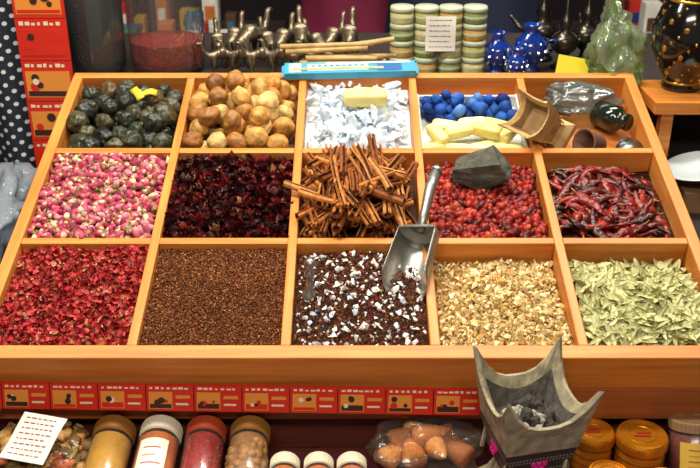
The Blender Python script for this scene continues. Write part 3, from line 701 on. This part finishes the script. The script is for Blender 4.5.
b=B(); b.add(bx(0,0,0,.07,.09,.034),0); b.add(bx(0,0,.0172,.07,.012,.0006),1); b.build('cardboard_box',[M('brown_card',(130,100,70),.7),M('packing_tape',(180,150,100),.3)],T(.555,.44,.8175),bevel=.001)
cards('incense_packet_stack',T(.5,.22,.8015),.1,.03,1,3)
bag('clear_plastic_bag',T(-.56,.3,.83),(.075,.16,.05),(200,212,224),.3,.5,12,pinch=False)
m=bpy.data.materials.new('polka_dot_fabric'); m.use_nodes=True; nt=m.node_tree; p=nt.nodes['Principled BSDF']; p.inputs['Roughness'].default_value=.8
tc=nt.nodes.new('ShaderNodeTexCoord'); mp=nt.nodes.new('ShaderNodeMapping'); mp.inputs['Scale'].default_value=(1,0,1); mp.inputs['Rotation'].default_value=(0,math.radians(45),0)
nt.links.new(tc.outputs['Object'],mp.inputs[0]); v=nt.nodes.new('ShaderNodeTexVoronoi'); v.inputs['Scale'].default_value=62; v.inputs['Randomness'].default_value=0
nt.links.new(mp.outputs[0],v.inputs[0]); r=nt.nodes.new('ShaderNodeValToRGB'); r.color_ramp.interpolation='CONSTANT'
r.color_ramp.elements[0].color=(.6,.63,.68,1); r.color_ramp.elements[1].position=.22; r.color_ramp.elements[1].color=(*lin((24,28,42)),1)
nt.links.new(v.outputs['Distance'],r.inputs[0]); nt.links.new(r.outputs[0],p.inputs['Base Color'])
b=B(); V=[];F=[]
for j in range(25):
    for i in range(61):
        x=-.95+.43*i/60; z=.7815+.75*j/24; V.append((x,.606+.01*math.sin(x*70+z*2)*max(.3,1.2-(z-.8)),z))
for j in range(24):
    for i in range(60): a=j*61+i; F.append((a,a+1,a+62,a+61))
b.add((V,F),0,sm=True); b.build('polka_dot_hanging_cloth',m,solid=.001)
# ---------------------------------------------------------------- room
fl=M('floor_tile',(90,80,74),.5,nz=(6,.7)); wl=M('shop_wall_paint',(70,60,62),.8,nz=(3,.7))
b=B(); b.add(box(-2.6,2.6,-3,4.5,-.05,0),0); b.build('floor',fl)
b=B(); b.add(box(-2.6,2.6,4.5,4.6,0,2.9),0); b.build('wall_back',wl)
b=B(); b.add(box(-2.7,-2.6,-3,4.6,0,2.9),0); b.build('wall_left',wl)
b=B(); b.add(box(2.6,2.7,-3,4.6,0,2.9),0); b.build('wall_right',wl)
b=B(); b.add(box(-2.7,2.7,-3,4.6,2.9,3),0); b.build('ceiling',M('ceiling_paint',(150,145,138),.8,nz=(2,.9)))
pc=[(190,50,40),(220,170,60),(60,110,150),(230,226,214),(70,120,70),(160,70,110),(210,120,50),(90,60,44),(40,60,120)]
for (xa,xb) in ((-1.6,-.2),(.62,1.6)):
    b=B(); b.add(box(xa,xb,1.3,2.0,.7,.74),0)
    for x in (xa+.08,xb-.08):
        for y in (1.35,1.95): b.add(box(x-.03,x+.03,y-.03,y+.03,0,.7),0)
    b.build('back_display_table',[dk],bevel=.002)
    b=B(); x=xa+.05
    while x<xb-.08:
        for row in range(4):
            if row and random.random()<.25: continue
            w=random.uniform(.03,.06); h=random.uniform(.04,.13); y=1.36+.15*row; cc=random.choice(pc)
            b.add(bx(x+w/2,y,.7405+h/2,w*.92,.05,h),0,lin(cc)); b.add(bx(x+w/2,y-.0255,.74+h*.55,w*.6,.001,h*.3),0,lin(random.choice(pc)))
            for q in range(3): b.add(bx(x+w/2,y-.0262,.74+h*(.12+.09*q),w*random.uniform(.4,.8),.001,h*.03),0,lin((235,230,220)))
        x+=.066
    b.build('packaged_goods_display',MCOL('printed_packaging',.4,None,.4,(.8,1.1,40)),bevel=.001)
b=B()
for k in range(70):
    b.add(lump(2,.3,2,k%8),0,lin(random.choice([(232,230,224),(210,214,220),(190,160,150)])),True,T(-.27+random.uniform(-.1,.1),1.1+random.uniform(-.05,.05)+.0,.765+random.uniform(0,.07))@Sc(.022,.018,.014))
b.add(box(-.4,-.14,1.02,1.18,.7,.76),0,lin((90,60,40))); b.add(box(-.3,-.24,1.08,1.12,0,.7),0,lin((60,40,30))); b.add(box(-.36,-.18,1.03,1.17,0,.02),0,lin((60,40,30)))
b.build('white_sachet_stand',MCOL('white_sachet',.5,None,.4,(.9,1.05,60)))
# ---------------------------------------------------------------- people in background
skin=M('skin',(176,124,94),.55); hairm=M('dark_hair',(26,20,18),.5,bump=(200,.6)); eyew=M('eye_white',(230,230,226),.3); iris=M('iris',(40,26,18),.2); lip=M('lips',(150,78,70),.5)
def person(name,x,y,rz,robe,trou):
    em=bpy.data.objects.new(name,None); COL.objects.link(em); em.matrix_world=T(x,y,0)@R(rz,'Z')
    v=[(0,0,.93),(0,0,1.08),(0,-.01,1.25),(0,0,1.4),(0,0,1.48),(0,-.01,1.54),(0,-.015,1.6),(0,-.01,1.66)]
    e=[(i,i+1) for i in range(7)]; r=[(.15,.11),(.13,.1),(.15,.11),(.09,.07),(.05,.05),(.065,.075),(.078,.09),(.055,.065)]
    for s in (-1,1):
        n=len(v); v+=[(s*.17,0,1.37),(s*.22,.02,1.1),(s*.2,-.08,.88),(s*.195,-.11,.83)]; r+=[.055,.042,.03,(.024,.036)]
        e+=[(3,n),(n,n+1),(n+1,n+2),(n+2,n+3)]
        for k in range(4):
            q=len(v); ox=-.028+.018*k; L=[.03,.038,.036,.028][k]
            v+=[(s*.195+ox*.3,-.12+ox,.80),(s*.19+ox*.3,-.125+ox,.80-L),(s*.185+ox*.3,-.118+ox,.80-L*1.7)]; r+=[.0095,.0085,.0075]; e+=[(n+3,q),(q,q+1),(q+1,q+2)]
        q=len(v); v+=[(s*.175,-.145,.83),(s*.165,-.16,.805)]; r+=[.011,.009]; e+=[(n+3,q),(q,q+1)]
        n=len(v); v+=[(s*.09,0,.85),(s*.1,-.01,.48),(s*.1,.01,.09),(s*.1,-.08,.035),(s*.1,-.15,.03)]; r+=[.085,.058,.04,(.038,.03),(.036,.022)]
        e+=[(0,n),(n,n+1),(n+1,n+2),(n+2,n+3),(n+3,n+4)]
    me=skinmesh('body',v,e,r,2); me.materials.append(skin); o=bpy.data.objects.new('body',me); COL.objects.link(o); o.parent=em
    def loft(nm,levels,mat,seg=40,fold=.0):
        b=B(); V=[];F=[]
        for (cx,cy,z,rx,ry) in levels:
            for i in range(seg):
                a=2*math.pi*i/seg; k=1+fold*math.sin(a*9)*(max(0,1.2-z)); V.append((cx+rx*k*math.cos(a),cy+ry*k*math.sin(a),z))
        for j in range(len(levels)-1):
            for i in range(seg): k=(i+1)%seg; F.append((j*seg+i,j*seg+k,(j+1)*seg+k,(j+1)*seg+i))
        b.add((V,F),0,sm=True); ob=b.build(nm,mat,solid=.004); ob.parent=em; return ob
    loft('tunic',[(0,0,.45,.25,.2),(0,0,.6,.235,.185),(0,0,.8,.215,.17),(0,0,.95,.195,.155),(0,0,1.1,.17,.135),(0,0,1.28,.19,.145),(0,0,1.38,.18,.11),(0,0,1.44,.1,.08),(0,0,1.47,.062,.062)],robe,fold=.06)
    for s in (-1,1):
        b=B(); b.add(tube([(s*.14,0,1.38),(s*.19,0,1.34),(s*.225,.02,1.1),(s*.205,-.06,.92)],[.07,.075,.06,.05],16),0,sm=True); ob=b.build('sleeve',robe); ob.parent=em
        b=B(); b.add(tube([(s*.09,0,.86),(s*.1,-.005,.48),(s*.1,.01,.09)],[.1,.078,.065],16),0,sm=True); ob=b.build('trouser_leg',trou); ob.parent=em
    b=B()
    for s in (-1,1):
        b.add(ico(2,.012),0,sm=True,X=T(s*.03,-.088,1.605)); b.add(ico(2,.006),1,sm=True,X=T(s*.03,-.0965,1.605)); b.add(ico(2,.018),2,sm=True,X=T(s*.083,.0,1.595)@Sc(.4,.8,1.3))
    b.add(tube([(0,-.088,1.61),(0,-.108,1.585),(0,-.1,1.572)],[.006,.012,.008],10),2,sm=True)
    b.add(ico(2,.02),3,sm=True,X=T(0,-.086,1.548)@Sc(1,.4,.3)); ob=b.build('face_features',[eyew,iris,skin,lip]); ob.parent=em
    V,F=ico(4); V=np.array([(p[0]*.09,p[1]*.102+.008,p[2]*.095+1.635) for p in V]); 
    keep=[f for f in F if not (np.mean([V[k][1] for k in f])<-.04 and np.mean([V[k][2] for k in f])<1.655)]
    b=B(); b.add((V,keep),0,sm=True); ob=b.build('hair',hairm,solid=.006); ob.parent=em
person('standing_shopper',.06,2.1,190,M('burgundy_cloth',(150,40,78),.8,nz=(12,.7)),M('navy_trousers',(30,34,52),.8))
person('standing_shopper',.32,1.72,170,M('navy_cloth',(30,36,64),.8,nz=(12,.7)),M('navy_trousers',(30,34,52),.8))
# ---------------------------------------------------------------- lights / world
def area(name,x,y,z,sx,sy,p,col,rx=0,ry=0):
    l=bpy.data.lights.new(name,'AREA'); l.shape='RECTANGLE'; l.size=sx; l.size_y=sy; l.energy=p; l.color=col
    o=bpy.data.objects.new(name,l); COL.objects.link(o); o.location=(x,y,z); o.rotation_euler=(math.radians(rx),math.radians(ry),0); return o
area('fluorescent_and_fill_light',-.35,.2,2.1,1.0,.15,27,(1,.94,.80)); area('fluorescent_and_fill_light',.55,.7,2.1,.9,.15,18,(1,.95,.84))
area('fluorescent_and_fill_light',0,-1.1,2.1,1.0,.2,18,(1,.94,.80),32); area('fluorescent_and_fill_light',0,2.4,2.6,1.6,.3,13,(1,.95,.9))  # tilted front lamp is an added fill to brighten the jars, no real tube
w=bpy.data.worlds.new('w'); sc.world=w; w.use_nodes=True; w.node_tree.nodes['Background'].inputs[0].default_value=(1,.94,.86,1); w.node_tree.nodes['Background'].inputs[1].default_value=.16
cd=bpy.data.cameras.new('camera'); cam=bpy.data.objects.new('camera',cd); COL.objects.link(cam)
cam.location=(0,-.9595,1.408); cam.rotation_euler=(math.radians(64.6),0,0); cd.sensor_width=36; cd.lens=48.86; cd.clip_start=.05
cd.dof.use_dof=True; cd.dof.focus_distance=1.28; cd.dof.aperture_fstop=9
sc.camera=cam
